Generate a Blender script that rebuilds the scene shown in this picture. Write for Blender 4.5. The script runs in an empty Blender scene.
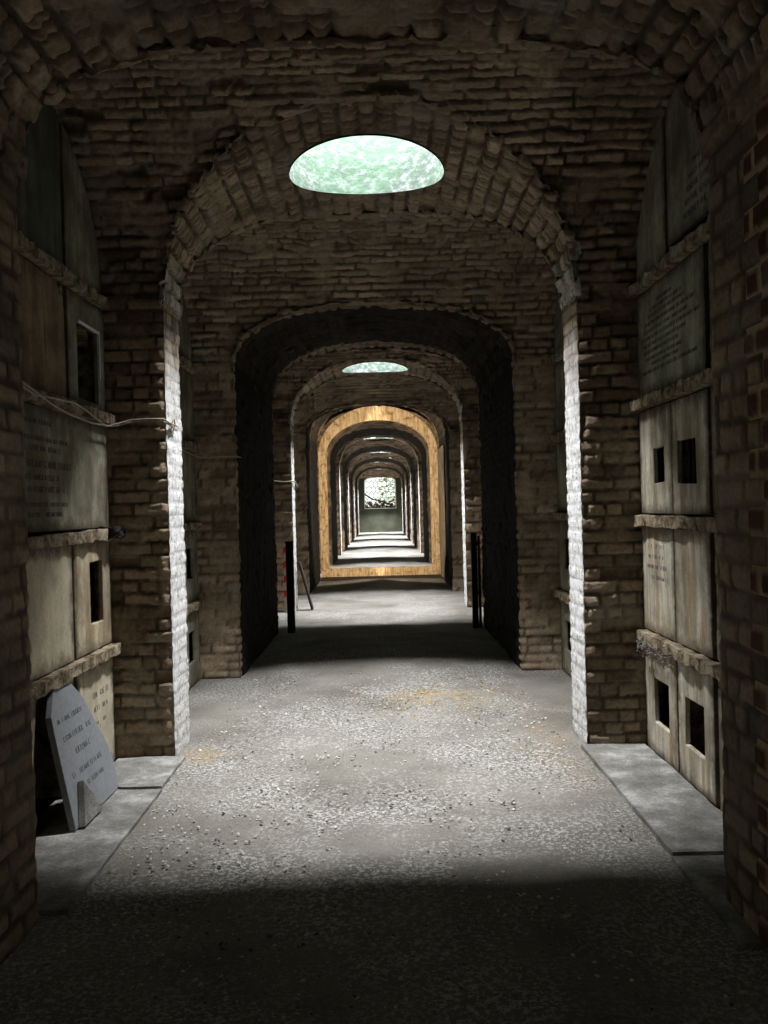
import bpy, bmesh, math, random
import numpy as np
from mathutils import Vector, Matrix

random.seed(7); PI = math.pi
sc = bpy.context.scene
COL = sc.collection

# ------------------------------------------------------------------ camera
F_PX = 832.0
cam_d = bpy.data.cameras.new('camera'); cam = bpy.data.objects.new('camera', cam_d); COL.objects.link(cam)
cam_d.sensor_fit = 'HORIZONTAL'; cam_d.sensor_width = 36.0; cam_d.lens = 36.0 * F_PX / 768.0
cam_d.clip_start = 0.02; cam_d.clip_end = 300
roll = math.radians(1.5)
dx, dy = -3.0, 5.0
c_, s_ = math.cos(roll), math.sin(roll)
Xv, Zv = c_*dx + s_*dy, -s_*dx + c_*dy
yaw, pitch = -math.atan(Xv/F_PX), -math.atan(Zv/F_PX)
Fv = Vector((math.sin(yaw)*math.cos(pitch), math.cos(yaw)*math.cos(pitch), math.sin(pitch)))
Rv = Fv.cross(Vector((0, 0, 1))).normalized(); Uv = Rv.cross(Fv)
Ri = c_*Rv - s_*Uv; Ui = s_*Rv + c_*Uv
m = Matrix((Ri, Ui, -Fv)).transposed().to_4x4(); m.translation = Vector((0.035, 0, 1.5))
cam.matrix_world = m
sc.camera = cam

# ------------------------------------------------------------------ world (overcast sky seen through the far window)
w = bpy.data.worlds.new('world'); sc.world = w; w.use_nodes = True
wb = w.node_tree.nodes['Background']; wb.inputs[0].default_value = (0.93, 1.0, 0.90, 1); wb.inputs[1].default_value = 0.85
vs = sc.view_settings
vs.view_transform = 'Standard'; vs.look = 'None'; vs.gamma = 1.0; vs.use_curve_mapping = False
vs.exposure = 0.60
sc.cycles.max_bounces = 6; sc.cycles.diffuse_bounces = 2; sc.cycles.glossy_bounces = 1

# layout of the corridor -------------------------------------------------------
PITCH, Y0 = 7.08, 3.08
BAY, RIB, PAS = 1.98, 0.40, 2.70
HW, WX, SPR = 1.25, 1.60, 2.75          # half width of the arches, side wall, springing
CR_SKY, CR_LOW, CR_NEAR = 3.65, 3.28, 3.34             # crowns
ZT0, RT = 2.78, 0.92                    # cross vaults of the bays
NMOD = 7
SKY_CR = [3.65, 3.58, 3.65, 3.74, 3.74, 3.72, 3.70]          # crown of each skylit arch
PAS_A = [3.28, 3.28, 3.55, 3.6, 3.6, 3.6]; PAS_B = [3.50, 3.62, 3.58, 3.6, 3.6, 3.6]   # near / far crown of each passage
SKY_R = 0.47
SKY_RX, SKY_RY0, SKY_RY1 = 0.485, 0.46, 0.43
SKY_POWER = 320.0
SKY_Y = [Y0 + m_*PITCH + BAY + RIB/2 for m_ in range(NMOD)]
LIGHT_COL = (0.985, 0.99, 1.0)
for k, y in enumerate(SKY_Y + [SKY_Y[0]-PITCH]):           # daylight entering at the head of each skylight shaft
    ld = bpy.data.lights.new('skylight_daylight', 'AREA'); ld.shape = 'RECTANGLE'; ld.size = 0.64; ld.size_y = 0.08
    ld.energy = SKY_POWER * (1.0, 1.2, 1.5, 2.2, 2.6, 2.6, 3.0, 1.1)[k]; ld.color = LIGHT_COL
    lo = bpy.data.objects.new('skylight_daylight', ld); COL.objects.link(lo); lo.location = (0, y - 0.105, 4.56)
# two added warm spots, out of view behind the piers of the second skylit arch, aimed at the timber frame
for sx in (-1, 1):
    sd = bpy.data.lights.new('added_spot', 'SPOT'); sd.energy = 560; sd.color = (1.0, 0.83, 0.60); sd.shadow_soft_size = 0.03
    sd.spot_size = math.radians(46); sd.spot_blend = 0.12
    so = bpy.data.objects.new('added_spot', sd); COL.objects.link(so); so.location = (sx*1.39, 13.4, 1.95); so.scale = (1.0, 1.4, 1.0)
    so.rotation_euler = (Vector((-sx*1.2, 17.24, 1.85)) - Vector(so.location)).to_track_quat('-Z', 'Y').to_euler()

# ------------------------------------------------------------------ noise helpers
def h3(a, b, c, s=0):
    n = (np.asarray(a, np.int64)*73856093) ^ (np.asarray(b, np.int64)*19349663) ^ (np.asarray(c, np.int64)*83492791) ^ (s*2654435761)
    n = (n ^ (n >> 13)) * 1274126177 & 0x7fffffff
    n = (n ^ (n >> 16)) * 668265263 & 0x7fffffff
    return ((n ^ (n >> 15)) & 0xffffff) / float(0xffffff)
def noise(p, f, s=0):
    q = p*f; i = np.floor(q).astype(np.int64); t = q - i; t = t*t*(3-2*t); r = 0
    for a in (0, 1):
        for b in (0, 1):
            for c in (0, 1):
                wgt = (t[..., 0] if a else 1-t[..., 0])*(t[..., 1] if b else 1-t[..., 1])*(t[..., 2] if c else 1-t[..., 2])
                r = r + wgt*h3(i[..., 0]+a, i[..., 1]+b, i[..., 2]+c, s)
    return r
def fbm(p, f, s=0, o=3):
    r, a, t = 0, 1, 0
    for k in range(o):
        r = r + a*noise(p, f, s+k); t += a; a *= .5; f *= 2.1
    return r/t
def sstep(a, b, x):
    t = np.clip((x-a)/(b-a), 0, 1); return t*t*(3-2*t)

def bricks(u, v, P, bl=.225, bh=.078, seed=1, mw=.011, rough=1.0, mdepth=.013):
    """relief, tone and joint mask of rough old brickwork"""
    wob = (fbm(P, 5, seed+9, 2)-.5)*.022
    u = u + wob; v = v + (fbm(P, 4, seed+19, 2)-.5)*.026
    row = np.floor(v/bh); fv = v/bh - row
    uu = u/bl + .5*(row % 2) + (h3(row, 3, 5, seed)-.5)*.3
    col = np.floor(uu); fu = uu - col
    r1, r2, r3, r4 = (h3(row, col, k, seed) for k in (11, 23, 37, 53))
    half = (h3(row, col, 71, seed) < .35)               # some stretchers are two headers
    fu2 = np.where(half, (fu*2) % 1, fu); L = np.where(half, bl/2, bl)
    r1 = np.where(half, h3(row, col*2+(fu > .5), 91, seed), r1)
    e = np.minimum(np.minimum(fu2, 1-fu2)*L, np.minimum(fv, 1-fv)*bh)
    e = e + (noise(P, 45, seed+5)-.5)*.010
    mort = sstep(mw*.5, mw*1.15, e)                     # 0 in the joint, 1 on the brick
    h = -mdepth*(1-mort)*np.minimum(rough, 1) + mort*((r1-.5)*.015 + (r2-.5)*(fv-.5)*.012 + (r3-.5)*(fu2-.5)*.014)*rough
    h = h - (r4 < .045)*mort*.032*rough*rough
    h = h + (fbm(P, 30, seed+2, 2)-.5)*.014*rough + (fbm(P, 4, seed+6, 2)-.5)*.02*rough
    tone = np.clip(.5*r1 + .5*fbm(P, 2.2, 77, 3) + (r3-.5)*.35, 0, 1)
    smear = sstep(.50, .64, fbm(P*np.array([1, 1, 1.4]), 5.5, 205, 3))*np.minimum(rough, 1)      # mortar smeared over the joints
    mort = mort + (1-mort)*smear*.75
    h = h*(1-.55*smear) + smear*((fbm(P, 24, 206, 3)-.5)*.016 + .003)
    tone = tone*(1-.6*smear) + .6*smear*fbm(P, 12, 207, 2)
    return h, tone, mort

def grid_mesh(name, P, mat, attr=None, keep=None, parent=None, flip=False, smooth=True, loc=None):
    n, mm = P.shape[:2]
    V = P.reshape(-1, 3)
    if loc is not None: V = V - np.array(loc)
    idx = np.arange(n*mm).reshape(n, mm)
    q = np.stack([idx[:-1, :-1], idx[1:, :-1], idx[1:, 1:], idx[:-1, 1:]], -1).reshape(-1, 4)
    if flip: q = q[:, ::-1]
    if keep is not None: q = q[keep.reshape(-1)]
    me = bpy.data.meshes.new(name)
    me.vertices.add(len(V)); me.vertices.foreach_set('co', V.astype(np.float32).ravel())
    me.loops.add(len(q)*4); me.loops.foreach_set('vertex_index', q.astype(np.int32).ravel())
    me.polygons.add(len(q)); me.polygons.foreach_set('loop_start', (np.arange(len(q))*4).astype(np.int32))
    me.polygons.foreach_set('loop_total', np.full(len(q), 4, np.int32))
    me.update(); me.validate()
    if attr is not None:
        a = me.color_attributes.new('brick', 'FLOAT_COLOR', 'POINT')
        a.data.foreach_set('color', attr.reshape(-1, 4).astype(np.float32).ravel())
    me.polygons.foreach_set('use_smooth', np.full(len(me.polygons), smooth))
    me.materials.append(mat)
    o = bpy.data.objects.new(name, me); COL.objects.link(o)
    if parent: o.parent = parent
    elif loc is not None: o.location = loc
    return o

def thing(name, label, cat, loc=(0, 0, 0), group=None):
    o = bpy.data.objects.new(name, None); COL.objects.link(o); o.location = loc
    o.empty_display_size = .1
    o['label'] = label; o['category'] = cat
    if group: o['group'] = group
    bpy.context.view_layer.update()
    return o
def tag(o, label, cat, group=None, kind=None):
    o['label'] = label; o['category'] = cat
    if group: o['group'] = group
    if kind: o['kind'] = kind
    return o
def struct(o): o['kind'] = 'structure'; return o

# ------------------------------------------------------------------ materials
def mat_new(name, rough=.9):
    mt = bpy.data.materials.new(name); mt.use_nodes = True
    nt = mt.node_tree; b = nt.nodes['Principled BSDF']
    b.inputs['Roughness'].default_value = rough
    b.inputs['Specular IOR Level'].default_value = .25
    return mt, nt, b
class N:
    def __init__(s, nt): s.nt = nt
    def node(s, t, **k):
        n = s.nt.nodes.new(t)
        for a, b in k.items(): setattr(n, a, b)
        return n
    def link(s, a, b): s.nt.links.new(a, b)
    def coord(s, scale=(1, 1, 1), obj=False):
        mp = s.node('ShaderNodeMapping'); mp.inputs['Scale'].default_value = scale
        if obj:
            tc = s.node('ShaderNodeTexCoord'); s.link(tc.outputs['Object'], mp.inputs[0])
        else:
            g = s.node('ShaderNodeNewGeometry'); s.link(g.outputs['Position'], mp.inputs[0])
        return mp.outputs[0]
    def noise(s, co, sc, det=4, ro=.55):
        n = s.node('ShaderNodeTexNoise'); n.inputs['Scale'].default_value = sc; n.inputs['Detail'].default_value = det
        n.inputs['Roughness'].default_value = ro; s.link(co, n.inputs['Vector']); return n.outputs['Fac']
    def ramp(s, f, stops):
        r = s.node('ShaderNodeValToRGB'); e = r.color_ramp.elements
        while len(e) < len(stops): e.new(.5)
        for k, (p, c) in enumerate(stops):
            e[k].position = p; e[k].color = (c, c, c, 1) if isinstance(c, (int, float)) else (*c, 1)
        s.link(f, r.inputs[0]); return r.outputs['Color']
    def mix(s, f, a, b, mode='MIX'):
        x = s.node('ShaderNodeMix', data_type='RGBA', blend_type=mode)
        for val, inp in ((f, x.inputs[0]), (a, x.inputs[6]), (b, x.inputs[7])):
            if isinstance(val, (int, float)): inp.default_value = val if inp == x.inputs[0] else (val, val, val, 1)
            elif isinstance(val, tuple): inp.default_value = (*val, 1)
            else: s.link(val, inp)
        return x.outputs[2]
    def math(s, op, a, b=0.0):
        x = s.node('ShaderNodeMath', operation=op)
        for val, inp in ((a, x.inputs[0]), (b, x.inputs[1])):
            if isinstance(val, (int, float)): inp.default_value = val
            else: s.link(val, inp)
        return x.outputs[0]
    def bump(s, h, st, dist, b):
        x = s.node('ShaderNodeBump'); x.inputs['Strength'].default_value = st; x.inputs['Distance'].default_value = dist
        s.link(h, x.inputs['Height']); s.link(x.outputs[0], b.inputs['Normal'])

def brick_mat(name, dark, light, joint, soot=.75):
    mt, nt, b = mat_new(name, .93); n = N(nt)
    at = n.node('ShaderNodeAttribute', attribute_name='brick'); sp = n.node('ShaderNodeSeparateColor'); n.link(at.outputs['Color'], sp.inputs[0])
    co = n.coord()
    base = n.mix(sp.outputs[0], dark, light)
    big = n.ramp(n.noise(co, 1.5, 5, .6), [(.36, 1-soot), (.60, 1.0)])
    grain = n.ramp(n.noise(co, 38, 4, .7), [(.25, .55), (.75, 1.25)])
    base = n.mix(1.0, n.mix(1.0, base, big, 'MULTIPLY'), grain, 'MULTIPLY')
    base = n.mix(sp.outputs[1], n.mix(n.noise(co, 60, 3), joint, tuple(x*1.8 for x in joint)), base)
    lime = 0.0 if light[0] < .2 else n.ramp(n.noise(co, 3.2, 5, .65), [(.53, 0), (.70, .55)])                       # lime bloom patches
    base = n.mix(lime, base, (.36, .33, .28))
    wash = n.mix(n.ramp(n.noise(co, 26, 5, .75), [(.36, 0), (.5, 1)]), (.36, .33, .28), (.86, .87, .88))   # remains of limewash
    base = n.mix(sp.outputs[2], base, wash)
    n.link(base, b.inputs['Base Color'])
    n.bump(n.noise(co, 70, 6, .75), 1.0, .012, b)
    return mt
M = {}
M['brick'] = brick_mat('old_brown_brick', (.17, .12, .072), (.70, .54, .37), (.075, .056, .038), .42)
M['shade_brick'] = brick_mat('shaded_vault_brick', (.030, .024, .018), (.085, .066, .048), (.015, .012, .009), .3)  # darkened copy of the brown brick, passage shade put into its colour
M['brick_red'] = brick_mat('dark_red_brick', (.075, .028, .014), (.24, .10, .05), (.42, .30, .18), .4)

def stone_mat(name, base, stain, stain2=(.30, .21, .12), streak=1.0, dirt=.5, edge=0):
    mt, nt, b = mat_new(name, .8); n = N(nt)
    co = n.coord((6, 6, .7)); c2 = n.coord()
    f = n.ramp(n.noise(co, 2.2, 5, .6), [(.38, 0), (.66, streak)])
    f2 = n.ramp(n.noise(n.coord((9, 9, 1)), 1.7, 3, .5), [(.60, 0), (.68, .6*streak)])
    g = n.ramp(n.noise(c2, 3.5, 6, .65), [(.35, 1-dirt), (.62, 1.0)])
    k = n.ramp(n.noise(c2, 55, 4, .6), [(.3, .85), (.7, 1.08)])
    col = n.mix(f, base, stain); col = n.mix(f2, col, stain2)
    col = n.mix(1.0, n.mix(1.0, col, g, 'MULTIPLY'), k, 'MULTIPLY')
    if edge:      # grime collected along the edges of the slab
        tc = n.node('ShaderNodeTexCoord'); sp = n.node('ShaderNodeSeparateXYZ'); n.link(tc.outputs['Generated'], sp.inputs[0])
        def e1(o_): return n.math('MINIMUM', o_, n.math('SUBTRACT', 1.0, o_))
        d = n.math('MINIMUM', e1(sp.outputs[1]), e1(sp.outputs[2]))
        d = n.math('ADD', d, n.math('MULTIPLY', n.math('SUBTRACT', n.noise(c2, 9, 5, .7), .5), .28))
        col = n.mix(n.ramp(d, [(.0, .85), (.10, 0)]), col, (.06, .045, .028))
        blot = n.ramp(n.noise(n.coord((1.6, 1.6, 1)), 2.6, 5, .65), [(.50, 0), (.64, edge)])
        col = n.mix(blot, col, (.13, .095, .06))
    n.link(col, b.inputs['Base Color']); n.bump(n.noise(c2, 40, 5, .6), .35, .004, b)
    return mt
M['cream'] = stone_mat('cream_stone', (.60, .52, .37), (.34, .26, .15), edge=.6)
M['cream_plain'] = stone_mat('pale_cream_stone', (.58, .52, .39), (.44, .37, .26), streak=.6, dirt=.3, edge=.35)
M['grey_stone'] = stone_mat('grey_green_stone', (.40, .39, .30), (.24, .22, .15), dirt=.6, edge=.7)
M['streaky'] = stone_mat('streaked_white_stone', (.66, .63, .53), (.36, .30, .20), (.42, .26, .12), 1.3, .4, edge=.55)
M['dark_stone'] = stone_mat('dark_grey_slate', (.14, .15, .12), (.08, .08, .06), dirt=.5)
M['rusty'] = stone_mat('rust_stained_stone', (.22, .15, .09), (.33, .24, .14), (.12, .06, .03), 1.1, .7)
M['slate'] = stone_mat('blue_grey_headstone', (.26, .275, .29), (.22, .23, .25), (.27, .25, .22), .5, .12)
mt, nt, b = mat_new('crumbling_shelf_stone', .95); n = N(nt); co = n.coord()
g = n.ramp(n.noise(co, 13, 6, .75), [(.36, (.05, .032, .018)), (.48, (.24, .18, .11)), (.60, (.46, .40, .30))])
n.link(g, b.inputs['Base Color']); n.bump(n.noise(co, 45, 6, .75), 1.0, .02, b); M['shelf'] = mt
mt, nt, b = mat_new('gritty_slab_stone', .95); n = N(nt); co = n.coord()
g = n.ramp(n.noise(co, 4.5, 6, .7), [(.32, (.14, .135, .12)), (.50, (.24, .235, .22)), (.64, (.44, .435, .415))])
g = n.mix(1.0, g, n.ramp(n.noise(co, 70, 4, .7), [(.3, .7), (.7, 1.2)]), 'MULTIPLY')
n.link(g, b.inputs['Base Color']); n.bump(n.noise(co, 30, 6, .75), .9, .015, b); M['slab'] = mt

def flat_mat(name, col, rough=.85, var=.25, scale=30, metallic=0.0):
    mt, nt, b = mat_new(name, rough); n = N(nt); co = n.coord()
    n.link(n.mix(1.0, col, n.ramp(n.noise(co, scale, 4), [(.3, 1-var), (.7, 1+var)]), 'MULTIPLY'), b.inputs['Base Color'])
    n.bump(n.noise(co, scale*2, 4), .3, .003, b); b.inputs['Metallic'].default_value = metallic
    return mt
M['letter'] = flat_mat('inscription_black', (.075, .070, .058), var=.6)
M['letter_grey'] = flat_mat('inscription_worn', (.13, .13, .13), var=.4)
M['char'] = flat_mat('charred_crust', (.012, .011, .010), 1.0, .6, 80)
M['pitch'] = flat_mat('passage_shade_black', (.008, .008, .008), .95, .3, 12)  # near-black for the passage jambs, their shade painted as colour
M['earth'] = flat_mat('dark_earth', (.03, .026, .02), 1.0)
M['wire'] = flat_mat('pale_cable', (.36, .32, .24), .6, .2)
M['black_iron'] = flat_mat('black_iron', (.010, .010, .010), .7, .2, 30, .2)
M['web'] = flat_mat('dusty_fringe', (.20, .185, .16), 1.0, .3)
M['old_wood'] = flat_mat('dark_wood', (.045, .035, .026), .9)
M['grey_board'] = stone_mat('grey_board', (.22, .19, .15), (.14, .11, .08))
M['tape_white'] = flat_mat('barrier_white', (.40, .38, .35), .6)
M['tape_red'] = flat_mat('barrier_red', (.50, .03, .02), .6)
M['leaf'] = flat_mat('yellow_green_leaves', (.42, .50, .12), .7, .4, 5)
M['rubble'] = flat_mat('brown_rubble', (.16, .11, .08), 1.0, .5, 8)
M['plaster'] = flat_mat('dark_green_plaster', (.055, .06, .042), .95, .3, 2.0)
M['white_edge'] = flat_mat('white_trim', (.7, .72, .7), .6, .1)

# timber frame: pale ochre with dark knots
mt, nt, b = mat_new('ochre_timber', .7); n = N(nt)
g = n.ramp(n.noise(n.coord((9, 9, 1.2)), 3, 5, .6), [(.3, (.30, .18, .08)), (.5, (.60, .43, .24)), (.7, (.78, .64, .44))])
g = n.mix(n.ramp(n.noise(n.coord(), 11, 4, .6), [(.54, 0), (.66, .8)]), g, (.22, .11, .04))
n.link(g, b.inputs['Base Color']); n.bump(n.noise(n.coord((20, 20, 2)), 4, 4), .4, .01, b); M['timber'] = mt

# mossy shaft wall
mt, nt, b = mat_new('algae_shaft_wall', .9); n = N(nt); co = n.coord((1, 1, 1.6))
a = n.ramp(n.noise(co, 16, 6, .72), [(.40, (.007, .013, .009)), (.50, (.017, .023, .020)), (.60, (.056, .060, .062))])
k = n.ramp(n.noise(n.coord(), 3.1, 3, .5), [(.42, 0), (.62, 1)])
n.link(n.mix(k, n.mix(.6, a, (.009, .026, .012)), a), b.inputs['Base Color']); n.bump(n.noise(co, 30, 5, .7), .5, .01, b); M['shaft'] = mt

# floor: trodden earth with pale lime crumbs
mt, nt, b = mat_new('trodden_dusty_floor', .95); n = N(nt); co = n.coord((1, 1, 1))
base = n.ramp(n.noise(co, 1.3, 5, .6), [(.30, (.135, .123, .104)), (.50, (.186, .174, .152)), (.72, (.25, .236, .21))])
vor = n.node('ShaderNodeTexVoronoi', feature='DISTANCE_TO_EDGE'); vor.inputs['Scale'].default_value = 34
wv = n.mix(.055, co, n.node('ShaderNodeTexNoise').outputs['Color']); n.link(wv, vor.inputs['Vector'])
fl = n.ramp(n.noise(co, 50, 3, .8), [(.50, 0), (.56, 1)])
area = n.ramp(n.noise(co, 1.15, 4, .6), [(.40, .12), (.60, 1)])
base = n.mix(n.mix(1.0, fl, area, 'MULTIPLY'), base, (.43, .43, .415))
base = n.mix(1.0, base, n.ramp(n.noise(co, 140, 4, .7), [(.25, .72), (.75, 1.2)]), 'MULTIPLY')
def blob(cx, cy, rx, ry):
    sep = n.node('ShaderNodeSeparateXYZ'); n.link(co, sep.inputs[0])
    a_ = n.math('POWER', n.math('DIVIDE', n.math('SUBTRACT', sep.outputs[0], cx), rx), 2.0)
    b_ = n.math('POWER', n.math('DIVIDE', n.math('SUBTRACT', sep.outputs[1], cy), ry), 2.0)
    return n.math('ADD', a_, b_)
patch = n.math('ADD', blob(.45, 6.55, .62, .55), n.math('MULTIPLY', n.noise(co, 7, 5, .7), 1.7))
base = n.mix(n.ramp(patch, [(.0, .0), (.55, .85), (1.0, 0)]), base, n.mix(n.noise(co, 80, 3), (.30, .215, .10), (.46, .38, .24)))
rt = n.math('ADD', blob(1.05, 5.2, .5, 2.2), n.math('MULTIPLY', n.noise(co, 5, 5, .7), 1.6))
base = n.mix(n.ramp(rt, [(.0, .0), (.5, .55), (1.2, 0)]), base, (.25, .19, .125))
lt = n.math('ADD', blob(-1.12, 5.1, .30, .4), n.math('MULTIPLY', n.noise(co, 9, 5, .7), 1.4))
base = n.mix(n.ramp(lt, [(.0, .0), (.5, .6), (1.1, 0)]), base, (.30, .20, .08))
n.link(base, b.inputs['Base Color']); b.inputs['Specular IOR Level'].default_value = 0.03
n.bump(n.mix(.5, n.noise(co, 70, 5, .7), n.noise(co, 9, 4, .6)), .9, .014, b); M['floor'] = mt
M['chip'] = flat_mat('pale_lime_chips', (.50, .49, .45), 1.0, .3, 50)
M['grit'] = flat_mat('dark_grit', (.10, .085, .065), 1.0, .5, 60)
M['sand'] = flat_mat('ochre_grit', (.40, .30, .15), 1.0, .4, 60)

# ------------------------------------------------------------------ structure
def nexp(cr): return 2.3 if cr > 3.5 else (2.9 if cr > 3.3 and cr < 3.4 else 2.5)     # fullness of the arch curve
def zcor(x, cr): return SPR + (cr-SPR)*np.clip(1-np.abs(x/HW)**nexp(cr), 0, 1)**(1/nexp(cr))
def hole_s(x, dy):      # <1 inside the skylight opening
    return np.sqrt((x/SKY_RX)**2 + (dy/np.where(dy < 0, SKY_RY0, SKY_RY1))**2)
def camber(x, y):
    s = 0
    for k in range(-1, NMOD):
        c = Y0 + k*PITCH - PAS/2
        s = s + np.exp(-((y-c-(.0 if k != 1 else -.3))/1.15)**4)
    return .085*s*np.clip(1-(x/1.25)**2, 0, 1)*np.where(y > 5, 1, 0.3)

def floor_y():
    a = np.concatenate([np.arange(-4.1, 2.2, .08), np.arange(2.2, 8.4, .03), np.arange(8.4, 16, .07), np.arange(16, 50.3, .25)]); return a
def make_floor():
    ys = floor_y(); xs = np.linspace(-1.72, 1.72, 116)
    X, Y = np.meshgrid(xs, ys)
    P = np.stack([X, Y, camber(X, Y)], -1)
    amp = np.where(Y < 9, 1, .6)*np.clip((1.2-np.abs(X))/.3, .15, 1)
    P[..., 2] += ((fbm(P, 2.2, 3, 3)-.5)*.05 + (fbm(P, 14, 8, 2)-.5)*.010)*amp
    o = grid_mesh('floor', P, M['floor'], flip=True); struct(o)
    return o
make_floor()

def attr4(tone, mort, wash):
    return np.stack([tone, mort, np.broadcast_to(wash, tone.shape), np.ones_like(tone)], -1)

def paint_shade(o, y0, y1, xlim=9):
    """paints the passage shade in: near-black jambs, darkened soffit brick"""
    me = o.data; me.materials.append(M['pitch' if xlim < 9 else 'shade_brick']); c = np.empty(len(me.polygons)*3, np.float32); me.polygons.foreach_get('center', c); c = c.reshape(-1, 3)  # 'pitch' is the near-black that paints the jamb shade
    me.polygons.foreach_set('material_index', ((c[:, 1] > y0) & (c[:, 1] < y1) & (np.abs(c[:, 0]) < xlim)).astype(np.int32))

def build_pier(s, ya, yb, res, parent, wash_amt, zt=2.82, x_out=1.72, seed=0, name='pier'):
    """free-standing pier: front face, jamb and back face as one wrapped surface"""
    r = .02
    pts = [(s*x_out, ya), (s*HW, ya), (s*HW, yb), (s*x_out, yb)]
    seg = [x_out-HW, yb-ya, x_out-HW]; tot = sum(seg)
    us = np.linspace(0, tot, max(8, int(tot/res)))
    us = np.unique(np.concatenate([us, [seg[0]-.012, seg[0], seg[0]+.012, seg[0]+seg[1]-.012, seg[0]+seg[1], seg[0]+seg[1]+.012]]))
    vs_ = np.linspace(0, zt, int(zt/res))
    Uu, Vv = np.meshgrid(us, vs_)
    a = np.clip(Uu/seg[0], 0, 1); bq = np.clip((Uu-seg[0])/seg[1], 0, 1); c = np.clip((Uu-seg[0]-seg[1])/seg[2], 0, 1)
    X = s*(x_out - (x_out-HW)*a + (x_out-HW)*c); Y = ya + (yb-ya)*bq
    P = np.stack([X, Y, Vv], -1)
    # blended normals at the corners
    nx = -s*sstep(seg[0]-.015, seg[0]+.015, Uu)*(1-sstep(seg[0]+seg[1]-.015, seg[0]+seg[1]+.015, Uu))
    ny = -(1-sstep(seg[0]-.015, seg[0]+.015, Uu)) + sstep(seg[0]+seg[1]-.015, seg[0]+seg[1]+.015, Uu)
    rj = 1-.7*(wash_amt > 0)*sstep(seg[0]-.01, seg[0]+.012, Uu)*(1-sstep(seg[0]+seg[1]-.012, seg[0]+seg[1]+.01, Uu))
    h, tone, mort = bricks(Uu + seed*.37, Vv, P, seed=abs(seed)+3, rough=rj)
    # chipped arrises
    de = np.minimum(np.abs(Uu-seg[0]), np.abs(Uu-seg[0]-seg[1]))
    h = h - sstep(.05, 0, de)*(fbm(P, 22, 31+seed, 2)*.022)
    P = P + np.stack([nx*h, ny*h, np.zeros_like(h)], -1)
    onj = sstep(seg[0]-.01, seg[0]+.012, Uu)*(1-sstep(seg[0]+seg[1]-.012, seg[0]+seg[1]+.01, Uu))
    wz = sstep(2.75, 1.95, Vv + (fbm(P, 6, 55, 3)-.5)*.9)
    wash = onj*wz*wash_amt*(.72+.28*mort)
    return grid_mesh(name, P, M['brick'], attr4(tone, mort, wash), parent=parent, flip=(s > 0), loc=tuple(parent.location))

def build_soffit(ya_f, yb_f, crown, res, parent, hole=None, seed=0, ring=True, wash_amt=0.0, bl=.115, bh=.105, name='arch_ring', mat='brick', crown2=None, shade_y=None):
    """ya_f/yb_f: functions z -> start/end Y of the barrel at that height"""
    nth = int(3.6/res)
    th = np.linspace(0, PI, nth)
    ymid = .5*(ya_f(SPR)+yb_f(SPR)); span = yb_f(crown)-ya_f(crown)
    ny = max(6, int(max(span, .4)/res))
    t = np.linspace(0, 1, ny)
    T, TH = np.meshgrid(t, th)
    e_ = 2/nexp(crown)
    x = HW*np.sign(np.cos(TH))*np.abs(np.cos(TH))**e_; z = SPR + (crown-SPR)*np.abs(np.sin(TH))**e_
    ya = ya_f(z); yb = yb_f(z)
    Y = ya + (yb-ya)*T
    if crown2 is not None:
        cr = crown + (crown2-crown)*sstep(.14, .17, T); z = SPR + (cr-SPR)*np.abs(np.sin(TH))**e_
    P = np.stack([x, Y, z], -1)
    ds = np.hypot(np.diff(x[:, 0]), np.diff(z[:, 0])); S = np.concatenate([[0], np.cumsum(ds)])[:, None]*np.ones_like(T)
    h, tone, mort = bricks(Y+seed*.31, S, P, bl=bl, bh=bh, seed=seed+5, rough=1.25, mdepth=.03, mw=.015)
    ne = nexp(crown); nxx, nzz = -np.sign(x)*np.abs(x/HW)**(ne-1)/HW, -np.abs((z-SPR)/(crown-SPR))**(ne-1)/(crown-SPR); l = np.hypot(nxx, nzz)
    nrm = np.stack([nxx/l, np.zeros_like(l), nzz/l], -1)
    if hole is not None:
        r0 = hole_s(x, Y-hole); h = h*sstep(1, 1.12, r0)
    P = P + nrm*h[..., None]
    # ragged ends of the ring bricks
    row = np.floor(S/bh); Y_plain = P[..., 1].copy()
    if ring:
        j0 = .015 + .035*h3(row, 1, 1, seed); j1 = .015 + .035*h3(row, 2, 1, seed)
        P[..., 1] += -j0*sstep(.12, 0, Y-ya) + j1*sstep(.12, 0, yb-Y)
    keep = None
    if hole is not None:
        dxh, dyh = P[..., 0], P[..., 1]-hole; r = hole_s(dxh, dyh) + 1e-9
        push = (r < 1) & (r > 1-res*3.4)
        P[..., 0] = np.where(push, dxh/r, P[..., 0]); P[..., 1] = np.where(push, hole+dyh/r, P[..., 1])
        r = hole_s(P[..., 0], P[..., 1]-hole); inn = r < 1-1e-4
        keep = ~(inn[:-1, :-1] | inn[1:, :-1] | inn[1:, 1:] | inn[:-1, 1:])
    wash = wash_amt*sstep(3.15, 2.7, z)*.5
    if parent is not None:
        o = grid_mesh(name, P, M[mat], attr4(tone, mort, wash), keep=keep, parent=parent, flip=True, loc=tuple(parent.location))
        if shade_y:
            paint_shade(o, shade_y[0]-parent.location.y, shade_y[1]-parent.location.y)
        return o
    return grid_mesh(name, P, M[mat], attr4(tone, mort, wash), keep=keep, flip=True)

def vault_cos(zc): return np.clip((zc-ZT0)/RT, 0, 1)
def half_reach(z): # distance from bay centre where cross vault is at height z, scaled to the bay
    return np.sqrt(1-vault_cos(z)**2)*BAY/2

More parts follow.
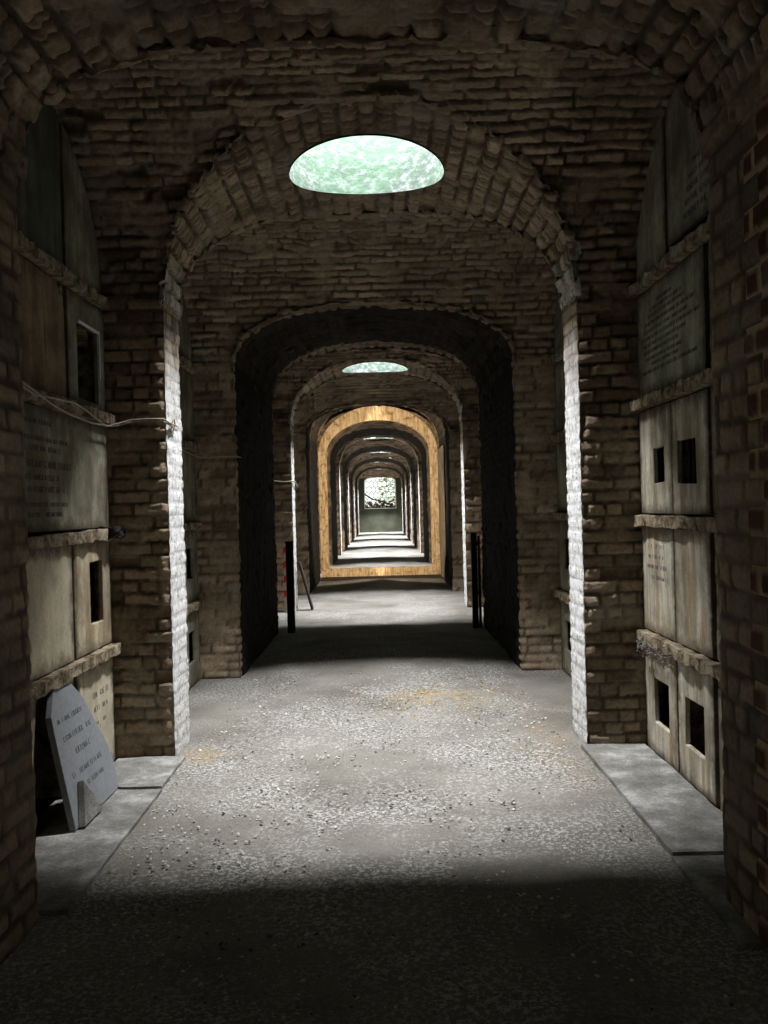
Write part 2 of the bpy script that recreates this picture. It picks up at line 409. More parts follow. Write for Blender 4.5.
def build_cross_vault(yc, crA, crB, res, seed):
    """transverse barrel over one bay, cut by the corridor arches A (near) and B (far)"""
    th = np.linspace(0, PI, int(3.0/res)); xs = np.concatenate([[1.70, 1.5, 1.38, 1.30][::1], HW*np.cos(th), [-1.30, -1.38, -1.5, -1.70]])
    if res < .03: xs = np.concatenate([np.linspace(1.70, 1.27, 24), HW*np.cos(th), np.linspace(-1.27, -1.70, 24)])
    ca = np.where(np.abs(xs) < HW, vault_cos(zcor(xs, crA)), 0); cb = np.where(np.abs(xs) < HW, vault_cos(zcor(xs, crB)), 0)
    pa, pb = -np.arccos(ca), np.arccos(cb)
    pa = np.where(ca > .02, pa-.02, pa); pb = np.where(cb > .02, pb+.02, pb)
    t = np.linspace(0, 1, int(3.0/res))
    T, I = np.meshgrid(t, np.arange(len(xs)))
    PH = pa[I] + (pb[I]-pa[I])*T
    X = xs[I]; Y = yc + BAY/2*np.sin(PH); Z = ZT0 + RT*np.cos(PH)
    P = np.stack([X, Y, Z], -1)
    h, tone, mort = bricks(X+seed*.7, PH*.95+4, P, seed=seed+41, bl=.23, bh=.068, mw=.013, rough=1.3, mdepth=.02)
    h = h - sstep(.62, .75, fbm(P*np.array([.6, 1, 1.6]), 3.1, 15, 3))*.03
    nr = np.stack([np.zeros_like(PH), -np.sin(PH), -np.cos(PH)], -1)
    P = P + nr*h[..., None]
    o = grid_mesh('ceiling', P, M['brick'], attr4(tone, mort, 0*tone), flip=False); struct(o)
    return o

def build_passage(ya, yb, m_, res, label, crown2=None, crA=CR_LOW):
    """deep low barrel passage between two skylit modules"""
    rt = thing('brick_archway', label, 'archway', (0, ya, 0))
    for s in (-1, 1):
        if m_ < 0:   # the passage the camera stands in
            ys = np.concatenate([np.arange(ya, 2.0, .06), np.arange(2.0, yb, res), [yb]])
            zs = np.linspace(0, 2.82, int(2.82/res)); Yg, Zg = np.meshgrid(ys, zs)
            P = np.stack([s*HW+0*Yg, Yg, Zg], -1)
            red = (s > 0)
            h, tone, mort = bricks(Yg, Zg, P, seed=61 if red else 62, rough=.5, bl=.225, bh=.098 if red else .082, mw=.016)
            dr = (h3(np.floor(Zg/.098), np.floor(Yg/.112 + .5*(np.floor(Zg/.098) % 2)), 4, 3) < .55) if red else 0
            P[..., 0] -= s*h
            P[..., 0] += s*sstep(.03, 0, yb-Yg)*fbm(P, 20, 5, 2)*.012 + s*.018
            msk = sstep(2.86, 2.80, Yg) if red else 0*Yg
            o = grid_mesh('pier', P, M['brick'], attr4(tone, mort, 0), parent=rt, flip=(s < 0), loc=tuple(rt.location))
            if red:
                o.data.materials.append(M['brick_red'])
                k = len(zs)-1; nn = len(ys)-1
                mid = (ys[:-1]+ys[1:])/2 + .03*np.sin(np.arange(nn))
                zz = (zs[:-1]+zs[1:])/2
                lim = 2.80 - .11*(np.floor(zz/.098) % 2)
                mi = (mid[None, :] < lim[:, None]).astype(np.int32).ravel()
                if len(mi) == len(o.data.polygons): o.data.polygons.foreach_set('material_index', mi)
            # return face towards the bay
            for yf, sg in ((ya, -1),):
                xs = np.linspace(HW-.01, 1.72, 12); Xg, Zg = np.meshgrid(xs, zs[::3]); P = np.stack([s*Xg, yf+0*Xg, Zg], -1); h, tone, mort = bricks(Xg, Zg, P, seed=67)
                grid_mesh('pier', P, M['brick'], attr4(tone, mort, 0), parent=rt, flip=(s < 0), loc=tuple(rt.location))
            xs = np.linspace(HW+.035, 1.72, int(.44/res)); Xg, Zg = np.meshgrid(xs, zs)
            P = np.stack([s*Xg, yb+0*Xg, Zg], -1); h, tone, mort = bricks(Xg, Zg, P, seed=66)
            P[..., 1] += h
            grid_mesh('pier', P, M['brick'], attr4(tone, mort, 0), parent=rt, flip=(s > 0), loc=tuple(rt.location))
        else:
            paint_shade(build_pier(s, ya, yb, res, rt, 0, seed=10+m_+(s > 0)*5), .05, yb-ya-.06, HW+.06)
    ringA = lambda z: ya - (BAY/2 - half_reach(z))
    ringB = lambda z: yb + (BAY/2 - half_reach(z if crown2 is None or m_ == 1 else np.minimum(z + (crown2-crA)*np.clip((z-SPR)/(crA-SPR), 0, 1), 9)))
    build_soffit(ringA, ringB, crA, res, rt, seed=20+m_, crown2=crown2, shade_y=(ya+.04, yb-.05) if m_ >= 0 else None)
    return rt

def sky_y(m_): return SKY_Y[0] + m_*PITCH
def sky_cr(m_): return SKY_CR[max(0, m_)]
def build_sky_arch(m_, res, label):
    ya = Y0 + m_*PITCH + BAY; yb = ya + RIB
    rt = thing('brick_archway', label, 'archway', (0, ya, 0))
    for s in (-1, 1): build_pier(s, ya, yb, res, rt, .95, seed=2+3*m_+(s > 0))
    build_soffit(lambda z: ya - (BAY/2-half_reach(z)), lambda z: yb + (BAY/2-half_reach(z)), sky_cr(m_), res, rt, hole=sky_y(m_), seed=m_*7, wash_amt=1.0)
    return rt

def build_skylight(m_, label):
    y = sky_y(m_); rt = thing('skylight', label, 'skylight', (0, y, CR_SKY), group='round skylights along the corridor')
    n_ = 72
    th = np.linspace(0, 2*PI, n_+1); lv = np.linspace(0, 1, 30)
    TH, L = np.meshgrid(th, lv)
    x = SKY_RX*np.cos(TH); yy = np.where(np.sin(TH) < 0, SKY_RY0, SKY_RY1)*np.sin(TH); zb = zcor(x, sky_cr(m_))-.012
    P = np.stack([x, yy+y, zb + (4.62-zb)*L], -1)
    rr = (1 + (fbm(P, 7, 3, 2)-.5)*.05*(L > .02)); P[..., 0] = x*rr; P[..., 1] = yy*rr+y
    P[-1, :, :2] = P[-2, :, :2]
    grid_mesh('shaft_wall', P, M['shaft'], parent=rt, flip=True, loc=tuple(rt.location))
    # brick kerb just outside the shaft and its cover
    bm = bmesh.new()
    r_ = bmesh.ops.create_circle(bm, cap_ends=True, segments=48, radius=SKY_R+.05)
    g_ = bmesh.ops.extrude_face_region(bm, geom=bm.faces[:]); bmesh.ops.translate(bm, vec=(0, 0, .06), verts=[v for v in g_['geom'] if isinstance(v, bmesh.types.BMVert)])
    me = bpy.data.meshes.new('cover'); bm.to_mesh(me); bm.free(); me.materials.append(M['dark_stone'])
    o = bpy.data.objects.new('cover', me); COL.objects.link(o); o.parent = rt; o.location = (0, 0, 4.62-CR_SKY)
    return rt

RES = [.0125, .03, .05, .055, .06, .06, .06]
LAB_SKY = ['tall brick archway around the nearest skylight with bright limewashed jambs',
           'brick archway under the second skylight, thin white lit jambs',
           'brick archway behind the ochre timber frame, under the third skylight',
           'small distant brick archway just beyond the timber frame and its dark passage',
           'small pale brick archway fifth in the row of skylit arches',
           'tiny pale brick archway last but one before the end wall',
           'tiny brick archway just before the end wall with the lattice window']
LAB_PAS = ['deep pitch-black brick archway behind the nearest lit floor',
           'dark brick archway directly around the ochre timber frame',
           'dark distant passage arch right behind the third skylit arch',
           'dark distant passage arch behind the fourth skylit arch',
           'dark distant passage arch behind the fifth skylit arch',
           'dark distant passage arch nearest the end wall']
LAB_L = ['large oval skylight with green algae in the vault nearest the camera', 'second skylight, a narrow white oval above the timber frame',
         'skylight hidden behind the crown of the timber frame', 'white sliver of skylight first below the timber arch crown',
         'second white sliver of skylight below the timber arch crown', 'faint sliver of skylight above the last bright one', 'lowest sliver of skylight just above the lattice window']
build_passage(Y0-PAS, Y0, -1, .016, 'shadowed brick archway nearest the camera framing the whole view', crA=CR_NEAR)
# the lit bay in which the camera stands, around and behind it
a = Y0 - PITCH
build_cross_vault(a+BAY/2, CR_LOW, CR_SKY, .06, 31)
build_sky_arch(-1, .05, 'brick archway behind the camera, lit by its own skylight')
build_skylight(-1, 'skylight behind the camera')
build_cross_vault(a+BAY+RIB+BAY/2, CR_SKY, CR_NEAR, .05, 32)
for m_ in range(NMOD):
    r_ = RES[m_]; a = Y0 + m_*PITCH
    build_cross_vault(a+BAY/2, PAS_B[m_-1] if m_ else CR_NEAR, SKY_CR[m_], r_, m_*2+1)
    build_sky_arch(m_, r_, LAB_SKY[m_])
    build_skylight(m_, LAB_L[m_])
    last = (m_ == NMOD-1)
    build_cross_vault(a+BAY+RIB+BAY/2, SKY_CR[m_], PAS_A[m_] if m_ < NMOD-1 else CR_LOW, r_*1.5, m_*2+2)
    if not last:
        build_passage(a+2*BAY+RIB, a+PITCH, m_, RES[m_]*2.0 if m_ == 0 else RES[m_]*1.5, LAB_PAS[m_], crown2=PAS_B[m_], crA=PAS_A[m_])

def plain_box(name, lo, hi, mat, parent=None, bevel=0, kind=None):
    lo, hi = Vector(lo), Vector(hi); c = (lo+hi)/2; c.z = lo.z
    bm = bmesh.new(); bmesh.ops.create_cube(bm, size=1)
    for v in bm.verts: v.co = Vector(((v.co.x)*(hi.x-lo.x), v.co.y*(hi.y-lo.y), (v.co.z+.5)*(hi.z-lo.z)))
    me = bpy.data.meshes.new(name); bm.to_mesh(me); bm.free(); me.materials.append(mat)
    o = bpy.data.objects.new(name, me); COL.objects.link(o)
    if parent: o.parent = parent; o.location = c - Vector(parent.location)
    else: o.location = c
    if bevel:
        md = o.modifiers.new('b', 'BEVEL'); md.width = bevel; md.segments = 2
    return o
# ground around the corridor: closes the cavities behind the masonry
for s, nm in ((-1, 'wall_left'), (1, 'wall_right')):
    struct(plain_box(nm, (min(s*2.22, s*2.5), -4.2, -.1), (max(s*2.22, s*2.5), 50.4, 4.9), M['earth']))
struct(plain_box('ceiling', (-2.5, -4.2, 4.70), (2.5, 50.4, 4.9), M['earth']))
struct(plain_box('ground', (-2.5, -4.2, -.3), (2.5, 50.4, -.08), M['earth']))
struct(plain_box('wall_back', (-2.5, -4.2, -.1), (2.5, -4.02, 4.9), M['earth']))

# side walls of the farther bays (brick) -------------------------------------
for m_ in [-1] + list(range(1, NMOD)):
    for (ya, yb) in ((Y0+m_*PITCH, Y0+m_*PITCH+BAY), (Y0+m_*PITCH+BAY+RIB, Y0+m_*PITCH+2*BAY+RIB)):
        for s in (-1, 1):
            Yg, Zg = np.meshgrid(np.arange(ya-.02, yb+.05, .05), np.linspace(0, 3.75, 70))
            P = np.stack([s*WX+0*Yg, Yg, Zg], -1); h, tone, mort = bricks(Yg, Zg, P, seed=81+m_)
            P[..., 0] -= s*h
            struct(grid_mesh('wall_left' if s < 0 else 'wall_right', P, M['brick'], attr4(tone, mort, 0*tone+.25), flip=(s < 0)))

# ------------------------------------------------------------------ end wall and window
YE = Y0 + (NMOD-1)*PITCH + 2*BAY + RIB + .05
def end_wall():
    w0, z0, z1, rise = .93, 1.42, 3.02, .35
    bm = bmesh.new(); n_ = 14
    inn = [(-w0, z0), (w0, z0)] + [(w0*math.cos(PI*k/n_), z1 + rise*math.sin(PI*k/n_)) for k in range(n_+1)]
    cen = (0, 2.2)
    def out(p):
        d = (p[0]-cen[0], p[1]-cen[1]); sx = 1.8/max(1e-6, abs(d[0])); sz = (2.3 if d[1] < 0 else 1.7)/max(1e-6, abs(d[1])); q = min(sx, sz)
        return (cen[0]+d[0]*q, cen[1]+d[1]*q)
    ring_i = [bm.verts.new((p[0], 0, p[1])) for p in inn]; ring_o = [bm.verts.new((out(p)[0], 0, out(p)[1])) for p in inn]
    # square off the lower corners
    k = len(inn)
    for i in range(k): bm.faces.new((ring_i[i], ring_i[(i+1) % k], ring_o[(i+1) % k], ring_o[i]))
    bm.normal_update()
    me = bpy.data.meshes.new('wall_end'); bm.to_mesh(me); bm.free(); me.materials.append(M['plaster'])
    o = bpy.data.objects.new('wall_end', me); COL.objects.link(o); o.location = (0, YE, 0)
    md = o.modifiers.new('s', 'SOLIDIFY'); md.thickness = .35; md.offset = 0; struct(o)
    struct(plain_box('wall_end', (-1.8, YE-.17, -.05), (1.8, YE+.17, .9), M['plaster']))
end_wall()
def tube(name, pts, rad, mat, parent=None, cyclic=False, seg=6):
    cu = bpy.data.curves.new(name, 'CURVE'); cu.dimensions = '3D'; cu.bevel_depth = rad; cu.bevel_resolution = 1
    base = Vector(parent.location) if parent else Vector(pts[0] if not isinstance(pts[0][0], (tuple, list)) else pts[0][0])
    lines = pts if isinstance(pts[0][0], (tuple, list)) else [pts]
    for ln in lines:
        sp = cu.splines.new('POLY'); sp.points.add(len(ln)-1)
        for q, p in zip(sp.points, ln): q.co = (*(Vector(p)-base), 1)
        sp.use_cyclic_u = cyclic
    tmp = bpy.data.objects.new('tmp', cu); COL.objects.link(tmp)
    dg = bpy.context.evaluated_depsgraph_get(); dg.update()
    me = bpy.data.meshes.new_from_object(tmp.evaluated_get(dg)); me.name = name
    bpy.data.objects.remove(tmp); bpy.data.curves.remove(cu)
    me.materials.clear(); me.materials.append(mat)
    for p in me.polygons: p.use_smooth = True
    o = bpy.data.objects.new(name, me); COL.objects.link(o)
    if parent: o.parent = parent
    else: o.location = base
    return o
win = bpy.data.objects.new('window_1', None); COL.objects.link(win); win.location = (0, YE, 1.42); win['kind'] = 'structure'
lat = []
for r_i in range(6):            # interlaced lattice of elongated cells
    for c_i in range(-4, 5):
        cx = c_i*.26 + (.13 if r_i % 2 else 0); cz = 1.55 + r_i*.33
        if abs(cx) > .95: continue
        a, hgt = .13, .22
        ring = [(cx, YE, cz-hgt), (cx+a, YE, cz-hgt*.45), (cx+a, YE, cz+hgt*.45), (cx, YE, cz+hgt), (cx-a, YE, cz+hgt*.45), (cx-a, YE, cz-hgt*.45), (cx, YE, cz-hgt)]
        lat.append([(max(-.93, min(.93, p[0])), p[1], min(p[2], 3.02+.35*math.sqrt(max(0, 1-(p[0]/.95)**2)))) for p in ring if True])
tube('lattice', lat, .012, M['black_iron'], win)
n_ = 16; fr = [(-.93, YE-.16, 1.42), (.93, YE-.16, 1.42)] + [(.93*math.cos(PI*k/n_), YE-.16, 3.02+.35*math.sin(PI*k/n_)) for k in range(n_+1)]
tube('window_frame', fr, .03, M['white_edge'], win, cyclic=True)
# bank outside, with rubble and leaves
rng = np.random.RandomState(4)
def scatter(name, n, posf, sizef, mat, flat=.4, verts=5):
    V, Fc = [], []
    for i in range(n):
        p = posf(); r = sizef(); k0 = len(V)
        base = rng.uniform(0, 2*PI); tilt = Matrix.Rotation(rng.uniform(-.5, .5), 3, 'X') @ Matrix.Rotation(rng.uniform(-.5, .5), 3, 'Y')
        for j in range(verts):
            a = base + 2*PI*j/verts; q = tilt @ Vector((math.cos(a)*r*rng.uniform(.6, 1.2), math.sin(a)*r*rng.uniform(.5, 1.1), 0)); V.append((p[0]+q.x, p[1]+q.y, p[2]+q.z))
        V.append((p[0], p[1], p[2]+r*flat)); V.append((p[0], p[1], p[2]-r*flat*.5))
        for j in range(verts):
            Fc.append((k0+j, k0+(j+1) % verts, k0+verts)); Fc.append((k0+(j+1) % verts, k0+j, k0+verts+1))
    me = bpy.data.meshes.new(name); me.from_pydata(V, [], Fc); me.materials.append(mat)
    o = bpy.data.objects.new(name, me); COL.objects.link(o); return o
struct(plain_box('ground', (-6, YE+.6, -.2), (6, YE+9, 1.35), M['rubble']))
tag(scatter('rubble_heap', 260, lambda: (rng.uniform(-1.6, 1.9), YE+1.5+rng.uniform(0, 1.2), 1.35+abs(rng.normal(0, .22))), lambda: rng.uniform(.05, .16), M['rubble'], .7),
    'brown rubble and fallen branches outside behind the lattice window', 'rubble', kind='stuff')
tag(scatter('foliage', 900, lambda: (rng.uniform(-.1, 2.6), YE+3.5+rng.uniform(0, 2.0), rng.uniform(1.33, 4.6)), lambda: rng.uniform(.06, .14), M['leaf'], .1),
    'yellow-green leaves outside behind the lattice window', 'foliage', kind='stuff')
tube_o = tube('fallen_branch', [(-1.0, YE+1.3, 2.35), (-.5, YE+1.4, 2.0), (.1, YE+1.5, 1.85), (.8, YE+1.5, 1.6)], .05, M['rubble'])
tag(tube_o, 'bare fallen branch leaning outside behind the lattice window', 'branch')

# ------------------------------------------------------------------ burial niches in the two nearest bays
def rough_box(name, lo, hi, mat, parent, amp=.012, res=.02, seed=0, f=16):
    """box whose six faces are subdivided and crumbled"""
    lo, hi = np.array(lo, float), np.array(hi, float); V, Q = [], []
    def face(o_, du, dv, nu, nv):
        k0 = len(V)
        for i in range(nv+1):
            for j in range(nu+1): V.append(o_+du*j/nu+dv*i/nv)
        for i in range(nv):
            for j in range(nu): a = k0+i*(nu+1)+j; Q.append((a, a+1, a+nu+2, a+nu+1))
    d = hi-lo; nn = np.maximum(1, np.ceil(np.minimum(d, 3)/res)).astype(int); nn = np.minimum(nn, [14, 130, 60])
    ex, ey, ez = np.diag(d)
    face(lo, ey, ex, nn[1], nn[0]); face(lo+ez, ex, ey, nn[0], nn[1])
    face(lo, ex, ez, nn[0], nn[2]); face(lo+ey, ez, ex, nn[2], nn[0])
    face(lo, ez, ey, nn[2], nn[1]); face(lo+ex, ey, ez, nn[1], nn[2])
    V = np.array(V); c = (lo+hi)/2
    nrm = np.sign(V-c)*(np.minimum(np.abs(V-lo), np.abs(V-hi)) < 1e-6)
    off = (fbm(V, f, seed, 3)-.62)
    V = V + nrm*(off*amp*2)[:, None]
    me = bpy.data.meshes.new(name)
    base = np.array(parent.location) if parent else np.array([(lo[0]+hi[0])/2, (lo[1]+hi[1])/2, lo[2]])
    me.from_pydata((V-base).tolist(), [], Q); me.materials.append(mat)
    bm = bmesh.new(); bm.from_mesh(me); bmesh.ops.remove_doubles(bm, verts=bm.verts[:], dist=1e-4); bmesh.ops.recalc_face_normals(bm, faces=bm.faces[:]); bm.to_mesh(me); bm.free()
    for p in me.polygons: p.use_smooth = False
    o = bpy.data.objects.new(name, me); COL.objects.link(o)
    if parent: o.parent = parent
    else: o.location = base
    return o

def tablet(s, name, outline, mat, label, cat='memorial tablet', hole=None, x=1.615, th=.028, group=None, tilt=0):
    """slab with outline in (Y, z); optional rectangular hole (y0,y1,z0,z1)"""
    ys = [p[0] for p in outline]; zs = [p[1] for p in outline]
    loc = Vector((s*x, sum(ys)/len(ys), min(zs)))
    bm = bmesh.new()
    if hole:
        y0, y1, z0, z1 = hole
        inn = [(y0, z0), (y1, z0), (y1, z1), (y0, z1)]
        oo = [(min(ys), min(zs)), (max(ys), min(zs)), (max(ys), max(zs)), (min(ys), max(zs))]
        vo = [bm.verts.new((0, p[0]-loc.y, p[1]-loc.z)) for p in oo]; vi = [bm.verts.new((0, p[0]-loc.y+random.uniform(-.006, .006), p[1]-loc.z+random.uniform(-.005, .005))) for p in inn]
        for i in range(4): bm.faces.new((vo[i], vo[(i+1) % 4], vi[(i+1) % 4], vi[i]))
    else:
        bm.faces.new([bm.verts.new((0, p[0]-loc.y, p[1]-loc.z)) for p in outline])
    r = bmesh.ops.extrude_face_region(bm, geom=bm.faces[:])
    bmesh.ops.translate(bm, vec=(s*th, 0, 0), verts=[v for v in r['geom'] if isinstance(v, bmesh.types.BMVert)])
    bmesh.ops.recalc_face_normals(bm, faces=bm.faces[:])
    me = bpy.data.meshes.new(name); bm.to_mesh(me); bm.free(); me.materials.append(mat)
    o = bpy.data.objects.new(name, me); COL.objects.link(o); o.location = loc
    md = o.modifiers.new('bevel', 'BEVEL'); md.width = .005; md.segments = 2
    tag(o, label, cat, group)
    return o
def rect(y0, y1, z0, z1, j=.0): return [(y0, z0), (y1, z0), (y1, z1), (y0, z1)]

def lettering(s, par, lines, mat, **k):
    for l in lines: lettering_line(s, par, [l], mat, **k)
def lettering_line(s, par, lines, mat, x=1.615, name='inscription_line', frame=None, fade=0.0):
    """worn incised letters as small flush strokes; lines = (y_start, y_end, z, height)"""
    V, Fc = [], []
    def stroke(y0, z0, y1, z1, wd):
        d = Vector((y1-y0, z1-z0)); L = d.length
        if L < 1e-5: return
        n_ = Vector((-d.y, d.x))/L*wd/2; k = len(V)
        for (a, b) in ((y0+n_.x, z0+n_.y), (y1+n_.x, z1+n_.y), (y1-n_.x, z1-n_.y), (y0-n_.x, z0-n_.y)): V.append((a, b, 0))
        for (a, b) in ((y0+n_.x, z0+n_.y), (y1+n_.x, z1+n_.y), (y1-n_.x, z1-n_.y), (y0-n_.x, z0-n_.y)): V.append((a, b, 1))
        Fc.extend([(k+4, k+5, k+6, k+7), (k, k+1, k+5, k+4), (k+1, k+2, k+6, k+5), (k+2, k+3, k+7, k+6), (k+3, k, k+4, k+7)])
    R_ = random.Random(int(sum(l[2]*1000 for l in lines)))
    for (ya, yb, z, h) in lines:
        y = ya; dr = 1 if yb > ya else -1; cnt = 0; wl = R_.randint(2, 8)
        while (yb-y)*dr > h*.5:
            w_ = h*R_.uniform(.4, .75); t = h*.17; kind = R_.random(); yy = y + dr*w_
            if R_.random() > fade:
                if kind < .25: stroke(y, z, y, z+h, t); stroke(y, z+h/2, yy, z+h/2, t*.7); stroke(yy, z, yy, z+h, t)
                elif kind < .45: stroke(y, z, y, z+h, t); stroke(y, z, yy, z, t*.7); stroke(y, z+h, yy, z+h, t*.7); stroke(y, z+h/2, (y+yy)/2, z+h/2, t*.7)
                elif kind < .6: stroke(y, z, (y+yy)/2, z+h, t); stroke((y+yy)/2, z+h, yy, z, t)
                elif kind < .75: stroke((y+yy)/2, z, (y+yy)/2, z+h, t*1.2)
                elif kind < .9: stroke(y, z+h*.15, y, z+h*.85, t); stroke(yy, z+h*.15, yy, z+h*.85, t); stroke(y, z+h, yy, z+h, t*.7); stroke(y, z, yy, z, t*.7)
                else: stroke(y, z, y, z+h, t); stroke(y, z+h, yy, z+h*.7, t*.8); stroke(y, z+h*.45, yy, z, t*.8)
            y = yy + dr*h*.25; cnt += 1
            if cnt > wl: y += dr*h*.6; cnt = 0; wl = R_.randint(2, 8)
    if frame:   # arbitrary plane: origin, direction along line, up, normal
        O, A, B, Nn = frame; W = [O + A*v[0] + B*v[1] + Nn*(.0012*v[2]) for v in V]
    else: W = [Vector((s*(x - .0012*v[2]), v[0], v[1])) for v in V]
    me = bpy.data.meshes.new(name); me.from_pydata([tuple(p-Vector(par.location)) for p in W], [], Fc); me.materials.append(mat)
    o = bpy.data.objects.new(name, me); COL.objects.link(o); o.parent = par; return o

SH = (.69, 1.38, 2.07, 2.76)
def rack(s, ya, yb, divs, label, seed, shelf_notes=None):
    rt = thing('niche_rack', label, 'burial niche', (s*1.62, (ya+yb)/2, 0))
    for k, z in enumerate(SH):
        x0, x1 = sorted((s*(1.560+.006*(k % 2)), s*2.20))
        rough_box('shelf', (x0, ya, z-.035), (x1, yb, z+.032), M['shelf'], rt, .016, .018, seed+k, 15)
    zz = (0,) + SH + (3.62,)
    for d in divs:
        for k in range(5):
            x0, x1 = sorted((s*1.635, s*2.20)); top = zz[k+1]-.03 if k < 4 else min(3.62, ZT0+RT*math.cos(math.asin(max(-1, min(1, (d-(ya+yb)/2)/.99)))))
            rough_box('divider', (x0, d-.022, zz[k]+.03*(k > 0)), (x1, d+.022, top), M['shelf'], rt, .005, .05, seed+20+k)
    x0, x1 = sorted((s*2.17, s*2.21))
    plain_box('back_panel', (x0, ya, 0), (x1, yb, 3.7), M['dark_stone'], rt)
    return rt

def lunette(ya, yb, yc, z0, gap=.035, top=.03):
    """outline under the cross vault between ya and yb"""
    pts = [(ya, z0), (yb, z0)]
    for k in range(13):
        y = yb + (ya-yb)*k/12; q = (y-yc)/(BAY/2); z = ZT0 + RT*math.sqrt(max(0, 1-q*q)) - top
        if z > z0+.02: pts.append((y, z))
    return pts

G = .008
# ---- left side, nearest bay
yc1 = Y0+BAY/2
rk = rack(-1, Y0-.0, Y0+BAY+.06, (3.10, 3.78, 4.44), 'stone shelves and dividers of the burial niches on the left wall', 100)
c0, c1, c2, c3 = 3.125, 3.78, 4.44, Y0+BAY-.005
L = -1
tablet(L, 'memorial_tablet', lunette(c1+.025, c2-.02, yc1, 2.80), M['dark_stone'], 'smooth dark grey tablet filling the near half of the arched left niche top')
tablet(L, 'memorial_tablet', lunette(c2+.02, c3, yc1, 2.80), M['grey_stone'], 'curved grey-green tablet beside the brick pier at the arched left niche top')
tablet(L, 'memorial_tablet', lunette(c0, c1-.02, yc1, 2.80), M['dark_stone'], 'dark tablet at the near end of the arched left niche top, behind the front pier')
tb = tablet(L, 'memorial_tablet', [(c1+.03, 2.11), (c2-.02, 2.11), (c2-.025, 2.60), (c2-.12, 2.715), (c1+.03, 2.72)], M['rusty'], 'rust-brown broken tablet with peeling face, second row of the left wall')
tb = tablet(L, 'memorial_tablet', rect(c2+.02, c3, 2.105, 2.725), M['grey_stone'], 'grey tablet with square window hole edged in white, left wall above the cable', hole=(4.60, 4.93, 2.15, 2.57))
hb = plain_box('hole_edge', (-1.617, 4.60, 2.565), (-1.603, 4.93, 2.577), M['white_edge'], tb); hb['label'] = 'thin white edge of the hole'
hb = plain_box('hole_edge', (-1.617, 4.925, 2.30), (-1.603, 4.937, 2.575), M['white_edge'], tb)
tb = tablet(L, 'memorial_tablet', rect(c0, c3, 1.42, 2.035), M['grey_stone'], 'wide grey memorial tablet with long black inscription on the left wall')
lettering(L, tb, [(3.86, 4.20, 1.945, .024), (3.84, 4.42, 1.865, .022), (3.84, 4.32, 1.815, .026), (3.82, 4.46, 1.735, .036), (3.84, 4.30, 1.675, .026), (3.83, 4.36, 1.615, .028), (3.84, 4.40, 1.545, .020), (3.86, 4.34, 1.495, .022)], M['letter'], fade=.06)
tablet(L, 'memorial_tablet', rect(c1+.03, c2-.012, .725, 1.345), M['cream_plain'], 'plain cream tablet left of the narrow slot hole on the left wall')
tablet(L, 'memorial_tablet', rect(c0, c1-.02, .725, 1.345), M['cream_plain'], 'cream tablet at the near end of the left wall third row, behind the front pier')
tablet(L, 'memorial_tablet', rect(c2+.012, c3, .725, 1.345), M['cream'], 'cream tablet with narrow black upright slot, beside the left brick pier', hole=(4.70, 4.91, .88, 1.23))
tb = tablet(L, 'memorial_tablet', rect(c2+.015, c3, .01, .655), M['cream_plain'], 'pale cream tablet with faint lettering behind the leaning headstone')
lettering(L, tb, [(4.66, 4.95, .46, .03), (4.70, 4.92, .38, .028), (4.68, 4.9, .30, .022)], M['letter_grey'], fade=.25)
tablet(L, 'memorial_tablet', [(3.125, .01), (3.90, .01), (3.90, .40), (3.95, .655), (3.125, .655)], M['cream'], 'broken cream tablet edge beside the black open niche, lower left', x=1.62)
# charred lump at the end of the shelf
V_ = rough_box('charred_lump', (-1.64, 4.86, 1.355), (-1.515, 5.09, 1.425), M['char'], None, .03, .015, 5, 30)
tag(V_, 'black charred lump on the left shelf end beside the brick pier', 'charred lump')

# ---- right side, nearest bay
Rr = 1
rk = rack(1, Y0-.0, Y0+BAY+.03, (3.46, 3.975, 4.50), 'stone shelves and dividers of the burial niches on the right wall', 200)
d0, d1, d2, d3 = 3.46, 3.975, 4.50, Y0+BAY-.01
tb = tablet(Rr, 'memorial_tablet', lunette(d1-.16, d2-.02, yc1, 2.86), M['grey_stone'], 'tall grey lettered tablet in the arched top of the right niches')
lettering(Rr, tb, [(4.10, 3.84, 3.16, .026), (4.16, 3.84, 3.10, .022), (4.20, 3.84, 3.04, .030), (4.22, 3.84, 2.98, .030), (4.24, 3.84, 2.92, .03)], M['letter'])
tablet(Rr, 'memorial_tablet', lunette(3.12, d1-.20, yc1, 2.86), M['grey_stone'], 'dim tablet at the near end of the arched right niche top, behind the front pier')
tablet(Rr, 'memorial_tablet', lunette(d2+.02, d3, yc1, 2.80), M['grey_stone'], 'narrow curved streaked tablet beside the brick pier, top of the right niches')
tb = tablet(Rr, 'memorial_tablet', rect(d1+.03, d3-.01, 2.11, 2.725), M['grey_stone'], 'square grey tablet with many lines of small lettering, upper right wall')
lettering(Rr, tb, [(4.70, 4.45, 2.62, .018), (4.80, 4.30, 2.585, .018), (4.84, 4.25, 2.55, .020), (4.90, 4.10, 2.51, .020), (4.92, 4.2, 2.47, .018), (4.96, 4.05, 2.43, .020), (4.94, 4.25, 2.39, .018), (4.92, 4.35, 2.35, .020), (4.90, 4.3, 2.31, .018), (4.80, 4.35, 2.275, .018), (4.95, 4.10, 2.235, .020)], M['letter'])
tablet(Rr, 'memorial_tablet', rect(d0+.03, d1-.04, 2.11, 2.725), M['grey_stone'], 'narrow upright stone strip right of the square lettered tablet')
tablet(Rr, 'memorial_tablet', rect(d2+.003, d3, 1.42, 2.03), M['streaky'], 'streaked tablet with small square hole, right wall far side below the lettered one', hole=(4.62, 4.80, 1.595, 1.80))
